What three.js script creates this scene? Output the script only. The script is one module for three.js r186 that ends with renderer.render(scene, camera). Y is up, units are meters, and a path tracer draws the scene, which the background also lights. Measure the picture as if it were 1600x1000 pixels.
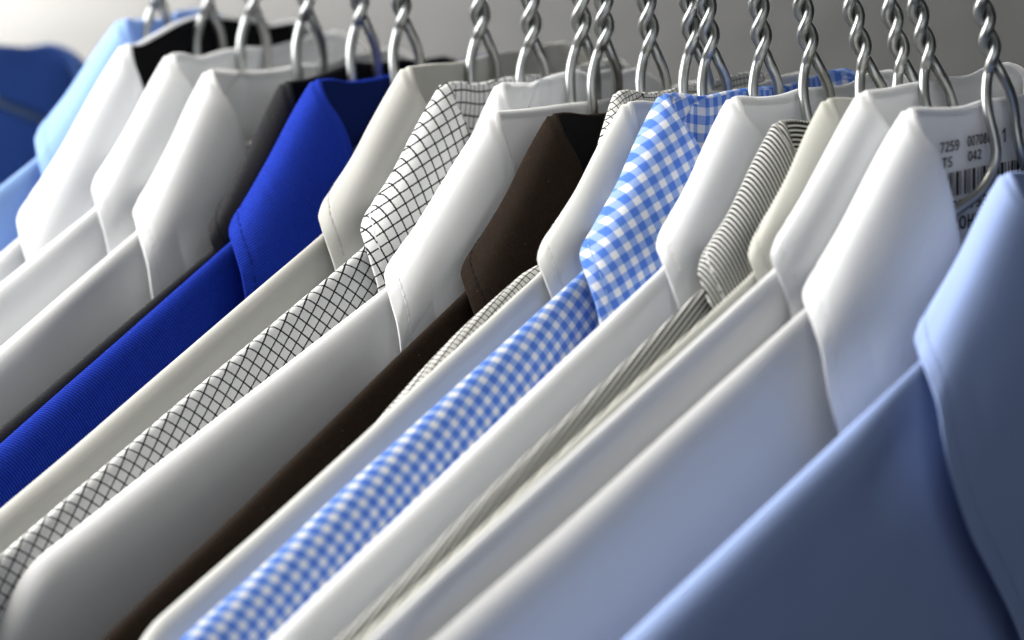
import * as THREE from 'three';
import { mergeGeometries } from 'three/addons/utils/BufferGeometryUtils.js';
import { RectAreaLightUniformsLib } from 'three/addons/lights/RectAreaLightUniformsLib.js';
import { ImprovedNoise } from 'three/addons/math/ImprovedNoise.js';

// ---------------------------------------------------------------- camera, light, exposure
const LEVEL = 1.6;                                   // height of the hanger necks above the floor
const scene = new THREE.Scene();
scene.background = new THREE.Color(0.015, 0.017, 0.02);   // the dim room behind the camera
const camera = new THREE.PerspectiveCamera(8.485, 1.6, 0.05, 20);
camera.up.set(-0.10126, 0.98377, -0.14815);
camera.position.set(0.66819, LEVEL + 0.12406, 0.82709);
camera.lookAt(0.66819 - 0.63549, LEVEL + 0.12406 - 0.17853, 0.82709 - 0.75118);
camera.focus = 1.03;
camera.userData.fStop = 9;

const renderer = new THREE.WebGLRenderer({ antialias: true });
renderer.toneMapping = THREE.LinearToneMapping;
renderer.toneMappingExposure = 1;
renderer.shadowMap.enabled = true;

RectAreaLightUniformsLib.init();
function areaLight(color, intensity, w, h, pos, target) {
  const l = new THREE.RectAreaLight(color, intensity, w, h);
  l.position.set(...pos); l.lookAt(...target); scene.add(l);
  return l;
}
// a window close by on the left, a warm ceiling lamp overhead, and a weak cool fill added on the camera's side, no window there
areaLight(new THREE.Color(0.97, 0.985, 1.0), 16.5, 0.7, 0.9, [-0.88, LEVEL + 0.5, 0.62], [-0.02, LEVEL, 0]);
areaLight(new THREE.Color(1.0, 0.955, 0.87), 40.0, 0.6, 0.6, [-0.75, LEVEL + 1.6, 0.25], [-0.02, LEVEL, 0]);
areaLight(new THREE.Color(0.90, 0.945, 1.0), 1.75, 1.2, 1.2, [1.35, LEVEL + 0.7, 1.25], [0.05, LEVEL, 0]);

// ---------------------------------------------------------------- helpers
const perlin = new ImprovedNoise();
const noise = (x, y, z) => perlin.noise(x + 31.7, y + 11.3, z + 5.1);
let seed = 12345;
const rnd = () => { seed = (seed * 1664525 + 1013904223) >>> 0; return seed / 4294967296; };
const clamp = (v, a, b) => Math.min(b, Math.max(a, v));
const smooth = (a, b, v) => { const t = clamp((v - a) / (b - a), 0, 1); return t * t * (3 - 2 * t); };
const lerp = (a, b, t) => a + (b - a) * t;
const taken = {};
function numbered(name) {
  const k = taken[name] = (taken[name] ?? -1) + 1;
  return k ? name + '_' + String(k).padStart(3, '0') : name;
}
function part(name, geo, mat, parent, label) {
  const m = new THREE.Mesh(geo, mat);
  m.name = name; m.castShadow = m.receiveShadow = true;
  if (label) m.userData.label = label;
  parent.add(m);
  return m;
}
function thing(name, label, category, group, pos) {
  const g = new THREE.Group();
  g.name = numbered(name); g.userData = { label, category };
  if (group) g.userData.group = group;
  g.position.set(...pos); scene.add(g);
  return g;
}
// a sheet through rows of points (mm), with uv in metres
function sheet(rows, uvs, closedFlip = false) {
  const nr = rows.length, nc = rows[0].length, pos = [], uv = [], idx = [];
  for (let i = 0; i < nr; i++) for (let j = 0; j < nc; j++) {
    const p = rows[i][j]; pos.push(p[0] / 1000, p[1] / 1000, p[2] / 1000);
    uv.push(uvs[i][j][0] / 1000, uvs[i][j][1] / 1000);
  }
  for (let i = 0; i < nr - 1; i++) for (let j = 0; j < nc - 1; j++) {
    const a = i * nc + j, b = a + 1, c = a + nc, d = c + 1;
    if (closedFlip) idx.push(a, b, c, b, d, c); else idx.push(a, c, b, b, c, d);
  }
  const g = new THREE.BufferGeometry();
  g.setAttribute('position', new THREE.Float32BufferAttribute(pos, 3));
  g.setAttribute('uv', new THREE.Float32BufferAttribute(uv, 2));
  g.setIndex(idx); g.computeVertexNormals();
  return g;
}

// ---------------------------------------------------------------- fabrics
function canvasTexture(px, draw, metres) {
  const c = document.createElement('canvas'); c.width = c.height = px;
  draw(c.getContext('2d'), px);
  const t = new THREE.CanvasTexture(c);
  t.colorSpace = THREE.SRGBColorSpace; t.wrapS = t.wrapT = THREE.RepeatWrapping;
  t.repeat.set(1 / metres, 1 / metres); t.anisotropy = 8;
  return t;
}
function dataTexture(px, f, metres) {
  const d = new Uint8Array(px * px * 4);
  for (let y = 0; y < px; y++) for (let x = 0; x < px; x++) {
    const v = clamp(f(x / px, y / px), 0, 1) * 255, k = (y * px + x) * 4;
    d[k] = d[k + 1] = d[k + 2] = v; d[k + 3] = 255;
  }
  const t = new THREE.DataTexture(d, px, px);
  t.wrapS = t.wrapT = THREE.RepeatWrapping; t.magFilter = t.minFilter = THREE.LinearFilter;
  t.repeat.set(1 / metres, 1 / metres); t.needsUpdate = true;
  return t;
}
// plain weave: crossing threads of uneven weight
const weaveRand = Array.from({ length: 256 }, () => rnd());
const weave = dataTexture(512, (u, v) => {
  const n = 64, a = u * n, b = v * n, i = Math.floor(a), j = Math.floor(b);
  const warp = Math.abs(Math.sin(Math.PI * a)) * (0.75 + 0.25 * weaveRand[i]), weft = Math.abs(Math.sin(Math.PI * b)) * (0.75 + 0.25 * weaveRand[64 + j]);
  return ((i + j) & 1 ? 0.75 * warp + 0.25 * weft : 0.25 * warp + 0.75 * weft);
}, 0.02);
const twill = dataTexture(512, (u, v) => {
  const k = 16, w = v * k + 0.03 * Math.sin(6.283 * u * 3), i = Math.floor(w) & 15;
  return Math.pow(0.5 + 0.5 * Math.sin(6.283 * w), 0.8) * (0.8 + 0.2 * weaveRand[i]);
}, 0.0125);
const fuzz = dataTexture(512, (u, v) => {
  const s = 60; return 0.5 + 0.35 * noise(u * s, v * s, 1) + 0.3 * noise(u * s * 2.3, v * s * 2.3, 7);
}, 0.02);

function cloth(rgb, o = {}) {
  const m = new THREE.MeshPhysicalMaterial({
    color: new THREE.Color().setRGB(...rgb), roughness: o.rough ?? 0.95, metalness: 0, side: THREE.DoubleSide,
    sheen: o.sheen ?? 0.03, sheenRoughness: 0.6, sheenColor: new THREE.Color().setRGB(...(o.sheenRgb ?? rgb)),
    bumpMap: o.bump ?? weave, bumpScale: o.bumpScale ?? 0.00006,
  });
  if (o.thin) { m.transmission = o.thin; m.thickness = 0; }
  if (o.map) { m.map = o.map; m.color.setRGB(1, 1, 1); }
  m.specularIntensity = 0.15;
  return m;
}
const css = (r, g, b) => { const c = new THREE.Color().setRGB(r, g, b); return '#' + c.getHexString(); };
const G_WHITE = [0.80, 0.81, 0.83], G_BLUE = [0.085, 0.20, 0.66], G_MID = [0.29, 0.42, 0.76];
const gingham = canvasTexture(512, (g, n) => {          // 4 x 4 repeats
  const k = n / 4;
  for (let i = 0; i < 4; i++) for (let j = 0; j < 4; j++) {
    g.fillStyle = css(...G_WHITE); g.fillRect(i * k, j * k, k, k);
    g.fillStyle = css(...G_MID); g.fillRect(i * k, j * k, k * 0.53, k); g.fillRect(i * k, j * k, k, k * 0.53);
    g.fillStyle = css(...G_BLUE); g.fillRect(i * k, j * k, k * 0.53, k * 0.53);
  }
  for (let i = 0; i < 9000; i++) {                       // uneven yarn dye
    const w = 2 + rnd() * 12, v = rnd() < 0.5;
    g.fillStyle = rnd() < 0.5 ? 'rgba(255,255,255,0.07)' : 'rgba(20,50,140,0.06)';
    g.fillRect(rnd() * n, rnd() * n, v ? w : 1.5, v ? 1.5 : w);
  }
}, 0.0168);
function windowpane(line, base, ink) {
  return (g, n) => {
    g.fillStyle = css(...base); g.fillRect(0, 0, n, n);
    const k = n / 4;
    for (let i = 0; i < 4; i++) for (let s = 0; s < n; s += 4) {   // a two-ply yarn: small slanted strokes
      const w = line * (0.8 + 0.4 * rnd()), d = (rnd() - 0.5) * line * 0.35;
      g.fillStyle = css(...ink.map((c) => c * (0.7 + 0.8 * rnd())));
      g.fillRect(i * k + k / 2 - w / 2 + d, s, w, 4.5); g.fillRect(s, i * k + k / 2 - w / 2 + d, 4.5, w);
    }
  };
}
const paneCheck = canvasTexture(512, windowpane(17, [0.84, 0.84, 0.83], [0.012, 0.013, 0.015]), 0.0124);
const fineCheck = canvasTexture(512, windowpane(20, [0.72, 0.715, 0.68], [0.012, 0.012, 0.012]), 0.0056);
const stripe = canvasTexture(512, (g, n) => {            // 8 stripes
  g.fillStyle = css(0.78, 0.78, 0.75); g.fillRect(0, 0, n, n);
  const k = n / 8;
  for (let i = 0; i < 8; i++) for (let s = 0; s < n; s += 4) {
    g.fillStyle = css(...[0.022, 0.022, 0.021].map((c) => c * (0.7 + 0.7 * rnd())));
    g.fillRect(s, i * k + (rnd() - 0.5) * 3, 4.5, k * 0.57);
  }
}, 0.0088);

const flecks = (base, fleck, n) => canvasTexture(512, (g, px) => {     // napped cloth: paler fibre ends all over
  g.fillStyle = css(...base); g.fillRect(0, 0, px, px);
  for (let i = 0; i < n; i++) { g.fillStyle = css(...fleck.map((c, j) => base[j] + (c - base[j]) * rnd() * rnd())); g.save(); g.translate(rnd() * px, rnd() * px); g.rotate(rnd() * 6.28); g.fillRect(0, 0, 2 + rnd() * 7, 1.6); g.restore(); }
  for (let i = 0; i < 5; i++) { g.fillStyle = css(0.25, 0.24, 0.22); g.fillRect(rnd() * px, rnd() * px, 3, 2.5); }
}, 0.03);
const ribbed = canvasTexture(512, (g, px) => {            // 16 ribs, each with a darker furrow
  for (let i = 0; i < 16; i++) for (let x = 0; x < px; x += 8) {
    const k = 0.85 + 0.3 * rnd();
    g.fillStyle = css(0.010 * k, 0.036 * k, 0.37 * k); g.fillRect(x, i * 32, 8.5, 20);
    g.fillStyle = css(0.003 * k, 0.012 * k, 0.15 * k); g.fillRect(x, i * 32 + 19, 8.5, 13);
  }
}, 0.0125);
const F = {
  white: cloth([0.84, 0.845, 0.855], { thin: 0.27 }),
  whiteSoft: cloth([0.83, 0.83, 0.83], { thin: 0.27 }),
  ivory: cloth([0.48, 0.48, 0.435], { thin: 0.12 }),
  cream: cloth([0.65, 0.65, 0.625], { bump: fuzz, bumpScale: 0.00006, thin: 0.22 }),
  beige: cloth([0.50, 0.495, 0.465], { thin: 0.15 }),
  skyBlue: cloth([0.34, 0.52, 0.88], { thin: 0.25 }),
  paleBlue: cloth([0.31, 0.405, 0.68], { thin: 0.06 }),
  royal: cloth([1, 1, 1], { map: ribbed, bump: twill, bumpScale: 0.00012, rough: 0.85, sheen: 0.1, sheenRgb: [0.08, 0.18, 0.8] }),
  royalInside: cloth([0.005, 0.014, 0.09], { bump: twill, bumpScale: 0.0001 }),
  navy: cloth([0.065, 0.12, 0.30]),
  charcoal: cloth([1, 1, 1], { map: flecks([0.020, 0.020, 0.022], [0.06, 0.06, 0.062], 7000), bump: fuzz, bumpScale: 0.00008 }),
  black: cloth([0.008, 0.008, 0.009], { sheen: 0 }),
  brown: cloth([1, 1, 1], { map: flecks([0.013, 0.0085, 0.006], [0.040, 0.025, 0.016], 9000), bump: fuzz, bumpScale: 0.00012, sheen: 0.06, sheenRgb: [0.08, 0.05, 0.03] }),
  gingham: cloth([1, 1, 1], { map: gingham, thin: 0.2 }),
  pane: cloth([1, 1, 1], { map: paneCheck, thin: 0.2 }),
  fine: cloth([1, 1, 1], { map: fineCheck, thin: 0.2 }),
  stripe: cloth([1, 1, 1], { map: stripe, thin: 0.2 }),
};
const thread = cloth([0.80, 0.80, 0.80], { bump: fuzz });
const THREAD = { royal: F.royal, charcoal: F.black, brown: F.black, navy: F.navy, paleBlue: F.paleBlue, skyBlue: F.skyBlue, gingham: F.skyBlue, ivory: F.ivory, cream: F.cream, beige: F.beige };
const steel = new THREE.MeshPhysicalMaterial({ color: new THREE.Color().setRGB(0.42, 0.425, 0.41), metalness: 1, roughness: 0.36, bumpMap: fuzz, bumpScale: 0.00001 });
const railSteel = new THREE.MeshStandardMaterial({ color: new THREE.Color().setRGB(0.5, 0.5, 0.5), metalness: 1, roughness: 0.3 });

// ---------------------------------------------------------------- the wall behind
{
  const plaster = dataTexture(512, (u, v) => 0.5 + 0.3 * noise(u * 20, v * 20, 3) + 0.2 * noise(u * 70, v * 70, 9), 0.4);
  const m = new THREE.MeshStandardMaterial({ color: new THREE.Color().setRGB(0.145, 0.1455, 0.144), roughness: 0.95, bumpMap: plaster, bumpScale: 0.0006 });
  const w = new THREE.Mesh(new THREE.BoxGeometry(3.2, 2.6, 0.1), m);
  w.rotation.y = 0.9; w.position.set(-0.45 - 0.05 * Math.sin(0.9), 1.3, -0.28 - 0.05 * Math.cos(0.9)); w.name = 'wall'; w.receiveShadow = w.castShadow = true; w.userData.kind = 'structure';
  scene.add(w);
}

// ---------------------------------------------------------------- shirts: where each one hangs (mm, neck of its hanger at h)
// h: hanger neck x, y; p: top of the collar fold at the neck's side; t: collar edge on the shoulder; s: how far the shoulder swings
const SLOPE = Math.tan(26.74 * Math.PI / 180), COS = Math.cos(26.74 * Math.PI / 180), SIN = Math.sin(26.74 * Math.PI / 180);
const S = {
  1: { h: [140.9, 2.5], p: [140.6, -17.1, 31.3], t: [139.6, -51.9, 65.2], s: -0.113, lean: 8, fz: 1, dent: [74, 13, 2.2] },
  2: { h: [115.2, 2.3], p: [114.2, -4.4, 31.3], t: [108.8, -43.2, 65.2], s: -0.140, lean: 9, fz: 1 },
  3: { h: [97.4, 1.9], p: [101.9, -1.3, 31.3], t: [100.1, -35.4, 65.2], s: -0.114, lean: 12, fz: 1.4 },
  4: { h: [89.9, 0.4], p: [89.1, -4.3, 28.0], t: [91.7, -37.6, 61.9], s: -0.096, lean: 11, fz: 0.35 },
  5: { h: [79.1, 0.3], p: [77.8, -9.9, 31.3], t: [79.8, -41.7, 65.2], s: -0.069, lean: 12, fz: 0.6 },
  6: { h: [63.2, 0.9], p: [64.5, -5.3, 31.3], t: [68.5, -38.0, 65.2], s: -0.064, lean: 8, fz: 1.6 },
  7: { h: [49.0, 0.5], p: [43.7, -5.9, 31.3], t: [45.3, -40.9, 65.2], s: -0.085, lean: 4, fz: 1.5 },
  8: { h: [33.3, 0.0], p: [35.2, -8.1, 34.0], t: [34.5, -41.9, 67.9], s: -0.074, lean: 5, fz: -0.3 },
  9: { h: [27.8, 0.9], p: [25.1, -7.2, 25.0], t: [31.0, -45.0, 52.0], s: -0.095, lean: 4, fz: 0.6, ry: 4.4, shift: -4.6, sag: [12, 22, 110] },
  10: { h: [14.5, 0.4], p: [9.9, -13.0, 31.3], t: [9.0, -49.3, 65.2], s: -0.016, lean: 4, fz: 0.8 },
  11: { h: [0.0, 0.0], p: [-3.2, -12.7, 38.0], t: [-9.8, -48.9, 71.9], s: -0.200, lean: 0, fz: 0.1, end: 168 },
  12: { h: [-7.1, 0.8], p: [-15.5, -8.3, 21.0], t: [-16.6, -56.0, 58.0], s: -0.115, sag: [18, 0, 50], lean: 1, fz: -0.3, arch: 3 },
  13: { h: [-23.3, -0.8], p: [-24.3, -7.8, 31.3], t: [-22.8, -41.4, 65.2], s: -0.109, lean: 1, fz: 0.6 },
  14: { h: [-40.0, 0.5], p: [-36.8, -4.7, 31.3], t: [-36.5, -39.5, 65.2], s: -0.081, lean: 2, fz: 0.5 },
  15: { h: [-66.4, 1.6], p: [-67.7, -9.9, 31.3], t: [-67.3, -44.1, 65.2], s: -0.052, lean: 4, fz: 1.2 },
  16: { h: [-81.0, 1.6], p: [-78.2, -11.1, 31.3], t: [-74.0, -46.8, 65.2], s: -0.078, lean: 3, fz: -0.5, arch: 3 },
  17: { h: [-100.0, 1.8], p: [-105.2, -9.9, 31.3], t: [-100.1, -44.3, 65.2], s: -0.050, lean: 2, fz: 1.2, dent: [88, 13, 2.4] },
  18: { h: [-119.6, 1.9], p: [-118.9, -6.6, 31.3], t: [-114.8, -39.4, 65.2], s: -0.089, lean: 0, fz: 1.3 },
  19: { h: [-136.1, 1.2], p: [-133.5, -4.8, 33.0], t: [-135.0, -48.0, 72.9], s: -0.030, lean: 0, fz: 0.2, arch: 6 },
  20: { h: [-154.8, 2.2], p: [-151.6, -1.1, 16.0], t: [-151.5, -31.2, 49.9], s: -0.090, lean: -2, fz: 0.7 },
  21: { h: [-231.2, -4.5], p: [-230.5, -16.8, 31.3], t: [-228.4, -50.3, 65.2], s: -0.060, lean: 0, fz: 1, arch: 4 },
};
const KEYS = Object.keys(S).map(Number).sort((a, b) => a - b);
for (const k of KEYS) {
  const o = S[k]; o.k = k; o.end ??= 186;
  // the line of the shirt's plane seen from above: through neck, collar side, shoulder; the far half mirrors it, flattened
  o.xc = (z) => {
    const [xh] = o.h, zp = o.p[2], zt = o.t[2];
    if (z < 0) return xh + 0.10 * -z * 0.6;
    const a = lerp(xh, o.p[0], clamp(z / zp, 0, 1));
    if (z <= zp) return a;
    if (z <= zt) return lerp(o.p[0], o.t[0], (z - zp) / (zt - zp));
    return o.t[0] + o.s * (z - zt) + (o.shift ?? 0) * smooth(0, 12, z - zt);
  };
}
const at = (o, z) => o.xc(z);
KEYS.forEach((k, i) => {
  const o = S[k], front = S[KEYS[i - 1]], back = S[KEYS[i + 1]];
  const gap = (a, b, z) => (a && b ? Math.max(1, at(a, z) - at(b, z)) : 26);
  const nf = Math.min(gap(front, o, 20), gap(front, o, 31)), nb = Math.min(gap(o, back, 20), gap(o, back, 31));
  o.a = clamp(nf * 0.74, 3, 13); o.b = clamp(nb * 0.22, 1.5, 3.2);
  o.aT = clamp(gap(k === 13 ? S[11] : front, o, 66) * 0.72, 2.6, 13); o.bT = clamp(gap(o, back, 66) * 0.24, 1.6, 3.5);
  const fs = k === 13 ? S[11] : front;                  // the shirt between them has slid down out of the way
  o.aE = clamp(gap(fs, o, 150) * 0.42, 2.4, 6); o.bE = clamp(gap(o, back, 150) * 0.36, 2.0, 5);
});

// how far the front (+) or back (-) panel stands from the shirt's plane, at z along the shoulder and d below its ridge
const prof = (d, r) => { const q = clamp(d / r, 0, 1); return Math.sqrt(1 - (1 - q) * (1 - q)); };
function thick(o, face, z) {
  const n = face > 0 ? o.a * 0.25 : o.b * 0.7, t = face > 0 ? Math.max(2, Math.min(o.aT * 0.3, 3.2)) : o.bT * 0.7, m = face > 0 ? Math.max(2.2, o.aE * 0.8) : lerp(o.bT, o.bE, 0.4), e = face > 0 ? o.aE : o.bE;
  return z < 62 ? lerp(n, t, smooth(20, 62, z)) : z < 92 ? lerp(t, m, smooth(62, 92, z)) : lerp(m, e, smooth(92, 150, z));
}
const PT = (x, y, z) => new THREE.Vector3(x, y, z);
function collarCurves(o, side) {
  const { a, b } = o, [, yp, zp] = o.p, [, yt, zt] = o.t, fz = o.fz;
  const w = (n) => noise(o.k * 3.7, n * 1.9 + side, 2.2) * 1.7;
  const zf = (d) => Math.max(4, zp - d * fz);
  // the front half swings forward as it comes down from the neck's side; lie() keeps that swing in the leaf's own slant
  const arch = o.arch ?? 0;
  const lie = (x, n) => 1.18 * (x - n), aT = o.aT, bT = o.bT;
  const F = (f, dy, d, n = 5) => [a * f, yp - dy, clamp(zp - d * fz + lie(a * f, n), 5, zp + 8)];
  const fold = [
    [a, yp - 76, 3], [a, yp - 56, Math.max(5, (zp - 20 * fz + lie(a, 5)) * 0.75)], F(1, 35, 12), F(0.92, 20, 7), F(0.68, 10, 3.6, 4), F(0.34, 3, 0.6, 1.2),
    [0, yp, zp], [-b * 0.6, yp - 0.1, zp - 2.2], [-b * 0.95, yp - 0.5, zp - 7], [-b, yp - 1.5 + w(1) + arch * 0.45, zp * 0.58], [-b, yp - 1.8 + w(2) + arch * 0.85, zp * 0.28], [-b, yp - 1.4 + arch, 0]];
  const E = (f, c, dy, dz) => [aT * f + c, yt - dy, zt + dz + lie(aT * f + c, 6)];
  const edge = [
    [aT + 1, yt - 84, zt - 38 + lie(aT + 1, 6)], E(1, 1, 60, -24), E(1, 1, 37, -8), E(0.92, 1, 21, -1.2), E(0.68, 0.8, 10, 1.6), [aT * 0.34 + 0.4, yt - 3.8, zt + 0.3 + 1.18 * (aT * 0.34 - 1.7)],
    [0, yt, zt], [-bT * 0.6, yt + 2, zt - 2], [-bT - 0.6, yt + 6, zt - 8], [-b - 1, yt + 10, zt * 0.6], [-b - 1, yt + 11, zt * 0.3], [-b - 1, yt + 11, 0]];
  const yn = yt - 2.65 + SLOPE * (zt - zp - 5);
  const drop = [8, 12, 16, 19, 20, 20, 0, 22, 25, 29, 30, 30];
  const band = fold.map((p, i) => [p[0] * 0.75 + (i > 6 ? 0.8 : -0.8) * (i === 6 ? 0 : 1), i === 6 ? yn : Math.min(p[1] - drop[i], yn), p[2] + [0, 1, 3, 4, 5, 5, 4.5, 4, 3, 1, 0, 0][i]]);
  return [fold, edge, band].map((pts) => new THREE.CatmullRomCurve3(pts.map(([x, y, z]) => PT(x + at(o, side * z), y, side * z)), false, 'centripetal'));
}
function collar(o, turn) {
  const ct = Math.cos(turn), st = Math.sin(turn), spin = ([u, v]) => [u * ct - v * st, u * st + v * ct];
  const NT = 70, rowsLeaf = [], uvLeaf = [], rowsBand = [], uvBand = [];
  const halves = [collarCurves(o, 1), collarCurves(o, -1)];
  const seq = [];
  for (let i = 0; i <= NT; i++) seq.push([0, i / NT]);
  for (let i = NT - 1; i >= 0; i--) seq.push([1, i / NT]);
  const [, , zp] = o.p, [, yt, zt] = o.t, zn = zp + 4.5, RF = 1.25, q = (c, t) => c.getPoint(clamp(t, 0, 1));
  const seam = []; let us = 0, last = null;
  for (const [h, t] of seq) {
    const [fc, ec, bc] = halves[h], C = q(fc, t), L = q(ec, t), N = q(bc, t);
    const tan = q(fc, t + 0.01).sub(q(fc, t - 0.01)); if (h) tan.negate();
    // outward, level
    const n = PT(0, 0, 0);
    const flat = PT(L.x - N.x, 0, L.z - N.z), tn = PT(tan.x, 0, tan.z).normalize();
    n.copy(PT(tn.z, 0, -tn.x)); if (n.dot(flat) < 0) n.negate();
    const dirL = L.clone().sub(C).normalize(), out = n.clone().lerp(flat.normalize(), 0.5).normalize();
    const mid = C.clone().lerp(L, 0.5);
    if (last) us += mid.distanceTo(last); last = mid.clone();
    // leaf: over the fold and down to the edge, then a rolled edge
    const top = C.clone().addScaledVector(out, RF * 0.9).addScaledVector(dirL, RF), path = [];
    path.push(C.clone().addScaledVector(out, -RF * 0.9).add(PT(0, -2.2, 0)));
    for (let k = 1; k < 6; k++) { const an = Math.PI * (1 - k / 6); path.push(C.clone().addScaledVector(out, Math.cos(an) * RF).add(PT(0, Math.sin(an) * RF - RF, 0))); }
    const len = top.distanceTo(L), bulge = 0.006 * len, M = 54;
    const nLeaf = dirL.clone().cross(tan).normalize(); if (nLeaf.dot(out) < 0) nLeaf.negate();
    let near = 99, seamP = null;
    const edgeOut = nLeaf.clone().multiplyScalar(0.32);
    for (let k = 0; k <= M; k++) {
      const s = 1 - Math.pow(1 - k / M, 1.5), P = top.clone().lerp(L, s);
      P.addScaledVector(nLeaf, bulge * Math.sin(2 * Math.PI * Math.pow(s, 0.85)));
      const fromEdge = (1 - s) * len;
      P.addScaledVector(nLeaf, -0.13 * Math.exp(-Math.pow((fromEdge - 4.6) / 0.6, 2)));                      // the row of stitches
      P.addScaledVector(nLeaf, 0.16 * noise(us / 3.2, fromEdge / 5, o.k * 3.3) * Math.exp(-Math.pow(fromEdge / 6.5, 2)));                 // puckers along the seam
      P.addScaledVector(nLeaf, 0.5 + 0.35 * noise(us / 16, s * 2.2, o.k * 1.7) * Math.sin(Math.PI * s));
      if (P.z * (h ? -1 : 1) > zn) {
        const z = Math.abs(P.z), d = yt + (o.ry ?? -2.65) - SLOPE * (z - zt) - P.y, xo = P.x - at(o, P.z);
        if (d > 0) { if (t < 0.5) { const c = thick(o, 1, z) * prof(d, 13) + 0.5 + 1.3 * prof(d, 16); if (xo < c) P.x += c - xo; } else { const c = -thick(o, -1, z) * prof(d, 13) - 0.8; if (xo > c) P.x += c - xo; } }
      }
      else if (t < 0.5) {
        const z = Math.abs(P.z), q0 = clamp(z / zn, 0, 1), rn = yt + (o.ry ?? -2.65) - SLOPE * (zn - zt);
        const dd = rn - 62 * Math.sqrt(Math.max(0, 1 - q0 * q0)) * (1 - 0.15 * q0) - P.y, c = (thick(o, 1, z) + 1.6) * smooth(-18, 3, dd), xo = P.x - at(o, P.z);
        if (xo < c) P.x += c - xo;
      }
      if (Math.abs(fromEdge - 4.6) < Math.abs(near - 4.6)) { near = fromEdge; seamP = P; }
      path.push(P);
    }
    seam.push([seamP.clone().addScaledVector(nLeaf, 0.06), nLeaf.clone()]);
    L.copy(path[path.length - 1]).addScaledVector(edgeOut, -1);
    for (let k = 1; k <= 5; k++) { const an = Math.PI * k / 5; path.push(L.clone().addScaledVector(edgeOut, Math.cos(an)).addScaledVector(dirL, Math.sin(an) * 0.32)); }
    for (let k = 1; k <= 3; k++) path.push(L.clone().lerp(top, k * 0.1).addScaledVector(edgeOut, -1));
    const uv = [];
    path.forEach((p) => {                                 // the leaf unrolled: flat in its own plane, the turn over the shoulder laid out
      const zz = Math.abs(p.z), xo = p.x - at(o, p.z), q1 = zz - 0.45 * xo, q2 = p.y - 0.42 * xo;
      uv.push(spin([-0.28 * q1 - 0.96 * q2, 0.96 * q1 - 0.28 * q2]));
    });
    rowsLeaf.push(path.map((p) => [p.x, p.y, p.z])); uvLeaf.push(uv);
    // band: the stand, from the fold's inside down to the neck seam
    const bp = [], bu = [], A = path[0].clone().addScaledVector(out, -0.1).add(PT(0, 1.6, 0));
    for (let k = 0; k <= 12; k++) {
      const s = k / 12, P = A.clone().lerp(N, s);
      P.addScaledVector(out, -0.25 * Math.sin(Math.PI * Math.min(1, s * 3)));
      bp.push([P.x, P.y, P.z]); bu.push([us, -s * A.distanceTo(N)]);
    }
    rowsBand.push(bp); uvBand.push(bu);
  }
  // the row of stitches along the edge: short threads lying in the seam's furrow
  const line = new THREE.CatmullRomCurve3(seam.map((p) => p[0]), false, 'centripetal'), count = Math.floor(line.getLength() / 2.3), dashes = [], up = new THREE.Matrix4();
  for (let i = 0; i < count; i++) {
    const u = (i + 0.2) / count, A = line.getPointAt(u), B = line.getPointAt(Math.min(1, u + 0.68 / count)), dir = B.clone().sub(A), n = seam[Math.round(clamp(line.getUtoTmapping(u), 0, 1) * (seam.length - 1))][1];
    const box = new THREE.BoxGeometry(dir.length() / 1000, 0.00022, 0.0003), d = dir.clone().normalize(), b = d.clone().cross(n).normalize();
    up.makeBasis(d, b.clone().cross(d), b).setPosition(A.lerp(B, 0.5).multiplyScalar(0.001)); dashes.push(box.applyMatrix4(up));
  }
  return [sheet(rowsLeaf, uvLeaf), sheet(rowsBand, uvBand), mergeGeometries(dashes)];
}
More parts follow.
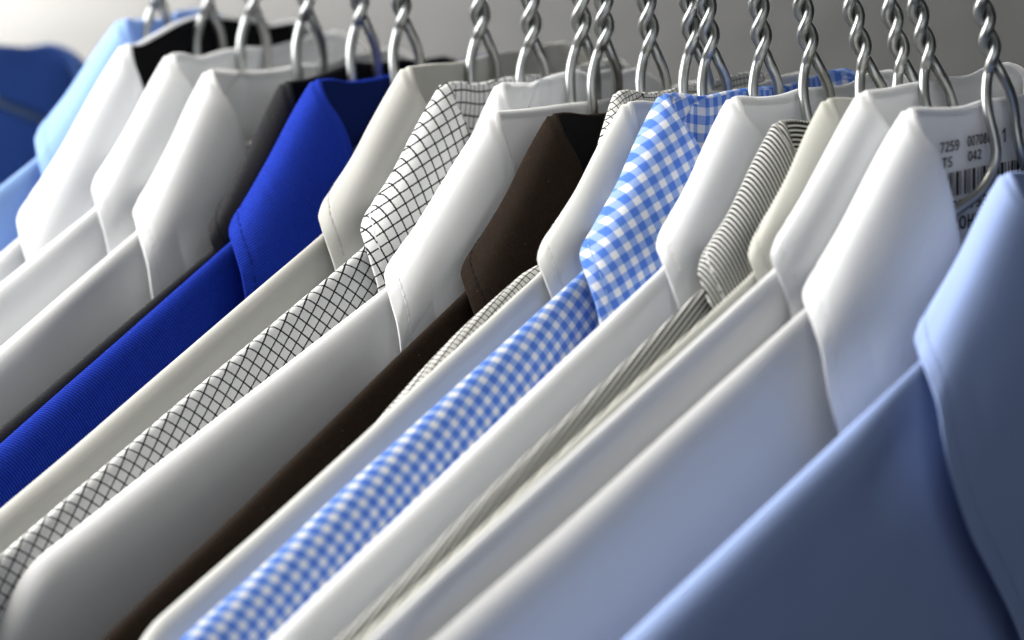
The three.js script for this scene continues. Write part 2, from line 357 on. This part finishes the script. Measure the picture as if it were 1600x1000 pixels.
// body: two panels that meet along the shoulder ridge and hang down; flat, as on a crowded rail
function body(o, turn, scale) {
  const [, yp, zp] = o.p, [, yt, zt] = o.t, zn = zp + 4.5, RC = 26, zEnd = o.end, BOT = -440;
  const ridge = (z) => yt + (o.ry ?? -2.65) - SLOPE * (z - zt) - (o.sag ? o.sag[0] * smooth(o.sag[1], o.sag[2], z - zt) : 0) - 0.6 * smooth(20, 110, z - zt) * noise(z / 40, o.k * 2.1, 0.4) * 2;
  const zOut = zEnd + RC * (1 - SIN) * 1.25;
  const top = (z) => {                                 // outline of the shoulder, rounding into the sleeve
    const y = ridge(Math.min(z, zEnd)); if (z <= zEnd) return y;
    const f = (z - zEnd) / (zOut - zEnd); return ridge(zEnd) - SLOPE * (z - zEnd) - 30 * (1 - Math.sqrt(Math.max(0, 1 - f * f)));
  };
  const zs = [], NZ = 110;
  for (let i = 0; i <= NZ; i++) { const f = i / NZ; zs.push(zOut * (1 - Math.pow(1 - f, 1.5))); }
  const cols = [...zs.slice(1).reverse().map((z) => [-1, z]), ...zs.map((z) => [1, z])];
  const geos = [];
  for (const face of [1, -1]) {
    const rows = [], uvs = [];
    for (const [side, z] of cols) {
      const yr = top(z), inNeck = z < zn, q = clamp(z / zn, 0, 1);
      const yTop = inNeck ? (face > 0 ? ridge(zn) - 62 * Math.sqrt(Math.max(0, 1 - q * q)) * (1 - 0.15 * q) : ridge(zn) - 4 * (1 - q * q)) : yr;
      const th = thick(o, face, z);
      const row = [], uv = []; let L = 0, prev = null;
      for (let j = 0; j <= 62; j++) {
        const f = j / 62, d = (yTop - BOT) * Math.pow(f, 2.1), y = yTop - d;
        const toSide = z > zEnd - 30 ? Math.max(0, zOut - z) : 99;
        let p = inNeck ? lerp(1, prof(d + 6, 14), smooth(0.75, 1, q)) : prof(d, 10) * prof(toSide + 0.01, 16);
        if (inNeck && q > 0.85) p = Math.min(p, lerp(1, prof(d, 13), (q - 0.85) / 0.15));
        const wob = (noise(z / 34 * side, y / 46, o.k * 5.3 + face) * 1.35 + noise(z / 15 * side + 9, y / 24, o.k * 2.9 + face) * 0.5) * smooth(3, 30, d) * clamp(th / 7, 0.3, 1.1);
        const dn = face > 0 && side > 0 && o.dent ? o.dent[2] * Math.exp(-Math.pow((z - o.dent[0]) / 13, 2) - Math.pow((d - o.dent[1]) / 9, 2)) : 0;
        const x = at(o, side * z) - dn + face * (Math.max(th * p, inNeck ? 0 : 1.75 * prof(d, 4) * prof(toSide + 0.01, 6)) + wob * 0.9);
        const P = PT(x, y, side * z); if (prev) L += P.distanceTo(prev); prev = P;
        row.push([P.x, P.y, P.z]);
        const s = scale * (z / COS + L * SIN), v = scale * face * L * COS;
        uv.push([s * Math.cos(turn) - v * Math.sin(turn), s * Math.sin(turn) + v * Math.cos(turn)]);
      }
      rows.push(row); uvs.push(uv);
    }
    geos.push(sheet(rows, uvs, face < 0));
  }
  return mergeGeometries(geos);
}
const toLocal = (geo, o) => geo.translate(-o.h[0] / 1000, -o.h[1] / 1000, 0);
const pos = (o) => [o.h[0] / 1000, LEVEL + o.h[1] / 1000, 0];

const SHIRTS = {
  1: ['pale blue shirt nearest the camera, cut off by the right edge', 'paleBlue'],
  2: ['white shirt with numbers and a barcode printed inside its collar', 'white'],
  3: ['bright white shirt between the barcode-labelled shirt and the narrow ivory one', 'white'],
  4: ['ivory shirt, only a narrow strip beside the grey striped shirt', 'ivory'],
  5: ['shirt with fine dark grey and white stripes', 'stripe', { turn: -0.13, collarTurn: 0, scale: 0.95 }],
  6: ['white shirt between the blue gingham and the grey striped shirt', 'white'],
  7: ['sky blue and white gingham checked shirt', 'gingham', { turn: -0.2, scale: 1.22 }],
  8: ['pale cream shirt directly behind the blue gingham shirt', 'cream'],
  9: ['white shirt with fine black graph check, mostly hidden behind the cream shirt', 'fine', { turn: -0.1 }],
  10: ['dark brown shirt between the wide white and the cream shirt', 'brown', { band: 'black' }],
  11: ['wide white shirt in front of the windowpane check, brown shirt beside it', 'whiteSoft'],
  12: ['white shirt whose collar peeks out above the wide white one', 'white'],
  13: ['white shirt with bold black windowpane check', 'pane', { turn: -0.4, scale: 1.15 }],
  14: ['beige shirt between the royal blue and the windowpane check shirt', 'beige'],
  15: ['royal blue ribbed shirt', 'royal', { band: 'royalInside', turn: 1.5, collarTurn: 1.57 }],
  16: ['black shirt squeezed behind the royal blue one', 'charcoal', { band: 'black' }],
  17: ['white shirt with dented shoulder beside the black shirt', 'whiteSoft'],
  18: ['white shirt, middle one of the three left of the black shirt', 'white'],
  19: ['white shirt with black lining inside its collar', 'white', { band: 'black' }],
  20: ['light sky blue shirt behind the black-lined white shirt', 'skyBlue'],
  21: ['dark blue shirt out of focus at the far left', 'navy'],
};
const hangerLabel = {
  1: 'the pale blue shirt at the right edge', 2: 'the shirt with the barcode label', 3: 'the bright white shirt beside the barcode-labelled one', 4: 'the narrow ivory shirt', 5: 'the grey striped shirt',
  6: 'the white shirt between gingham and stripes', 7: 'the blue gingham shirt', 8: 'the pale cream shirt', 9: 'the fine graph check shirt', 10: 'the dark brown shirt', 11: 'the wide white shirt beside the brown one',
  12: 'the white shirt behind the wide white one', 13: 'the bold windowpane check shirt', 14: 'the beige shirt', 15: 'the royal blue shirt', 16: 'the black shirt', 17: 'the white shirt beside the black one',
  18: 'the middle one of the three white shirts at left', 19: 'the white shirt with black collar lining', 20: 'the light sky blue shirt', 21: 'the dark blue shirt at the far left',
};

// ---------------------------------------------------------------- wire hangers
const WIRE = 1.3, PITCH = 13.4, RAIL_Y = 78;
function tube(pts, seg, r = WIRE) {
  const g = new THREE.TubeGeometry(new THREE.CatmullRomCurve3(pts.map((p) => PT(p[0] / 1000, p[1] / 1000, p[2] / 1000)), false, 'centripetal'), seg, r / 1000, 10);
  return g;
}
function hanger(o) {
  const g = thing('wire_hanger', 'twisted steel wire hanger inside ' + hangerLabel[o.k], 'hanger', 'wire hangers on the rail', pos(o));
  const k = Math.tan(o.lean * Math.PI / 180) / 0.765, yh = o.h[1];
  const lean = (y) => -k * clamp(y, -20, 26);
  const th0 = -50 * Math.PI / 180 + (noise(o.k * 7.7, 1, 1)) * 0.25;
  const strand = (i, y) => { const th = th0 + i * Math.PI + 2 * Math.PI * (y - 1.6) / PITCH; return [WIRE * 1.01 * Math.cos(th) + lean(y), y, -WIRE * 1.01 * Math.sin(th)]; };
  const parts = [];
  for (const i of [0, 1]) {
    const pts = []; for (let y = 0.6; y <= 46; y += PITCH / 14) pts.push(strand(i, y));
    parts.push(tube(pts, 260));
  }
  part('twisted_neck', mergeGeometries(parts), steel, g);
  const R = 15.5, cy = RAIL_Y - 1.5 - yh, hk = [[lean(46), 45, 0], [lean(50), 50, 0.6]];
  for (let a = -62; a <= 205; a += 12) { const r = a * Math.PI / 180; hk.push([lean(60), cy + R * Math.sin(r), R * Math.cos(r)]); }
  part('hook', tube(hk, 120), steel, g);
  const [, yt, zt] = o.t, wireY = (z) => yt - 2.65 - SLOPE * (z - zt) - 1.9 - WIRE - yh;
  for (const i of [0, 1]) {
    const sd = i ? -1 : 1, pts = [strand(i, 1.6), strand(i, 0.6)];
    const xl = (z, y) => (at(o, sd * z) - o.h[0]) * smooth(8, 40, z) + lean(y) * (1 - smooth(10, 40, z));
    const v = noise(o.k * 3.1, i * 4.4, 8) * 1.2;
    for (const [y, z, s] of [[-1.8, 1.0, 0.9], [-5, 2.6, 1.0], [-8.2, 4.0, 0.7], [-11.5, 4.7, 0.3], [-15, 4.9 + v * 0.4, 0], [-20, 5.2 + v * 0.5, 0], [-24.2, 7.8 + v, 0], [-27.6, 12 + v, 0], [-30.2, 18 + v, 0]]) pts.push([xl(z, y) + sd * -s * 1.2, y, sd * z]);
    for (const z of [46, 66, 100, 140, o.end - 12]) pts.push([at(o, sd * z) - o.h[0], wireY(z), sd * z]);
    const ze = o.end - 2, ye = wireY(o.end - 12) - 14, xe = at(o, sd * ze) - o.h[0];
    pts.push([xe, ye + 4, sd * ze], [xe, ye - 4, sd * (ze - 2)], [xe, ye - 9, sd * (ze - 14)], [at(o, sd * 80) - o.h[0], ye - 10, sd * 80], [0, ye - 10 + (i ? 0.01 : 0), 0]);
    part('shoulder_wire', tube(pts, 190), steel, g);
  }
  return g;
}

for (const k of KEYS) {
  const o = S[k], [label, mat, opt = {}] = SHIRTS[k];
  const g = thing('dress_shirt', label, 'shirt', 'shirts hung along the rail', pos(o));
  part('body', toLocal(body(o, opt.turn ?? 0, opt.scale ?? 1), o), F[mat], g);
  const [leaf, band, stitches] = collar(o, opt.collarTurn ?? 0);
  const c = part('collar', toLocal(leaf, o), F[mat], g);
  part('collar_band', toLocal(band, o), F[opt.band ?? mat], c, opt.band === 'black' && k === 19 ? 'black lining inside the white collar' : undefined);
  part('topstitching', toLocal(stitches, o), THREAD[mat] ?? thread, c);
  o.group = g;
  hanger(o);
}

// ---------------------------------------------------------------- the printed label inside the white shirt's collar
{
  const o = S[2], z0 = 22, z1 = -26, y0 = -11.5, y1 = -37.5, PX = 36, W = (z0 - z1) * PX, H = (y0 - y1) * PX;
  const c = document.createElement('canvas'); c.width = W; c.height = H;
  const g = c.getContext('2d'); g.fillStyle = '#000'; g.fillRect(0, 0, W, H);
  g.fillStyle = '#fff';
  const X = (z) => (z0 - z) * PX, Y = (y) => (y0 - y) * PX;
  const text = (s, z, y, cap, zEnd) => {
    g.save(); g.font = 'bold ' + Math.round(cap * PX / 0.72) + 'px sans-serif'; g.textBaseline = 'alphabetic';
    const w = g.measureText(s).width; g.translate(X(z), Y(y)); g.scale((z - zEnd) * PX / w, 1); g.fillText(s, 0, 0); g.restore();
  };
  text('7259', 15.2, -17.1, 2.4, 7.6); text('007080', 4.6, -16.8, 2.4, -4.6);
  text('TS', 14.4, -20.7, 2.4, 10.2); text('042', 4.4, -20.2, 2.3, -1.0);
  text('1', -8.6, -17.3, 3.3, -10.6); text('0', -13.4, -17.3, 3.3, -16.6);
  let z = 12.2; const bars = [1, 1, 2, 1, 1, 2, 3, 1, 1, 3, 2, 1, 1, 1, 1, 2, 3, 2, 1, 2, 1, 1, 3, 1, 2, 2, 1, 1, 1, 3, 2, 1, 3, 1, 1, 2, 1, 2, 2, 1, 1, 1, 3, 1, 1, 2, 2, 3, 1, 1, 2, 1, 1, 3];
  bars.forEach((b, i) => { const w = b * 0.4; if (i % 2 === 0) g.fillRect(X(z), Y(-22), w * PX, 5.6 * PX); z -= w; });
  text('0252793', 13, -31.2, 2.5, -3.2); text('ROHREI', 10.6, -35.6, 3.1, -4.8);
  const t = new THREE.CanvasTexture(c);
  const m = new THREE.MeshStandardMaterial({ color: new THREE.Color().setRGB(0.012, 0.012, 0.013), alphaMap: t, transparent: true, roughness: 0.8, side: THREE.DoubleSide });
  const rows = [], uvs = [], n = 24;
  for (let i = 0; i <= n; i++) {
    const zz = lerp(z0, z1, i / n), row = [], uv = [];
    for (let j = 0; j <= 6; j++) {
      const y = lerp(y0, y1, j / 6);
      row.push([at(o, zz) - o.b + 2.2, y + 1.2, zz + 5]); uv.push([1000 * i / n, 1000 * (1 - j / 6)]);
    }
    rows.push(row); uvs.push(uv);
  }
  part('printed_marking', toLocal(sheet(rows, uvs), o), m, o.group, 'black printed numbers and barcode');
}

// ---------------------------------------------------------------- the rail, just above the picture
{
  const g = thing('clothes_rail', 'round steel clothes rail the hangers hook over', 'rail', null, [-0.05, LEVEL + RAIL_Y / 1000, 0]);
  const geo = new THREE.CylinderGeometry(0.0125, 0.0125, 1.3, 40); geo.rotateZ(Math.PI / 2);
  part('tube', geo, railSteel, g);
  for (const s of [-1, 1]) { const e = new THREE.SphereGeometry(0.0135, 24, 16); e.scale(0.6, 1, 1); e.translate(s * 0.65, 0, 0); part('end_cap', e, railSteel, g); }
}
// ---------------------------------------------------------------- a small lamp added out of view on the left, so the wall brightens that way
{
  const g = thing('added_wall_lamp', 'unseen lamp added left of the row to brighten the wall, with a half round shade', 'lamp', null, [-0.493, LEVEL + 0.17, -0.097]);
  g.rotation.y = 0.9;
  const glow = new THREE.MeshStandardMaterial({ color: 0xffffff, emissive: new THREE.Color(1, 0.9, 0.72), emissiveIntensity: 6, roughness: 0.5 });
  part('globe', new THREE.SphereGeometry(0.03, 32, 20), glow, g);
  const arm = new THREE.CylinderGeometry(0.006, 0.006, 0.05, 16); arm.rotateX(Math.PI / 2); arm.translate(0, 0, -0.053); part('arm', arm, railSteel, g);
  const plate = new THREE.CylinderGeometry(0.035, 0.038, 0.01, 32); plate.rotateX(Math.PI / 2); plate.translate(0, 0, -0.076); part('back_plate', plate, railSteel, g);
  const shade = new THREE.SphereGeometry(0.055, 40, 20, 0, Math.PI * 2, 0, Math.PI * 0.5); shade.rotateX(Math.PI / 2); shade.translate(0, 0, -0.006);  // half shade added to keep this light off the shirts
  part('shade', shade, new THREE.MeshStandardMaterial({ color: new THREE.Color().setRGB(0.7, 0.69, 0.66), roughness: 0.6, side: THREE.DoubleSide }), g);
  const l = new THREE.PointLight(new THREE.Color(1, 0.97, 0.915), 5.4); l.castShadow = true; l.shadow.radius = 1.4; g.add(l);
}
renderer.render(scene, camera);
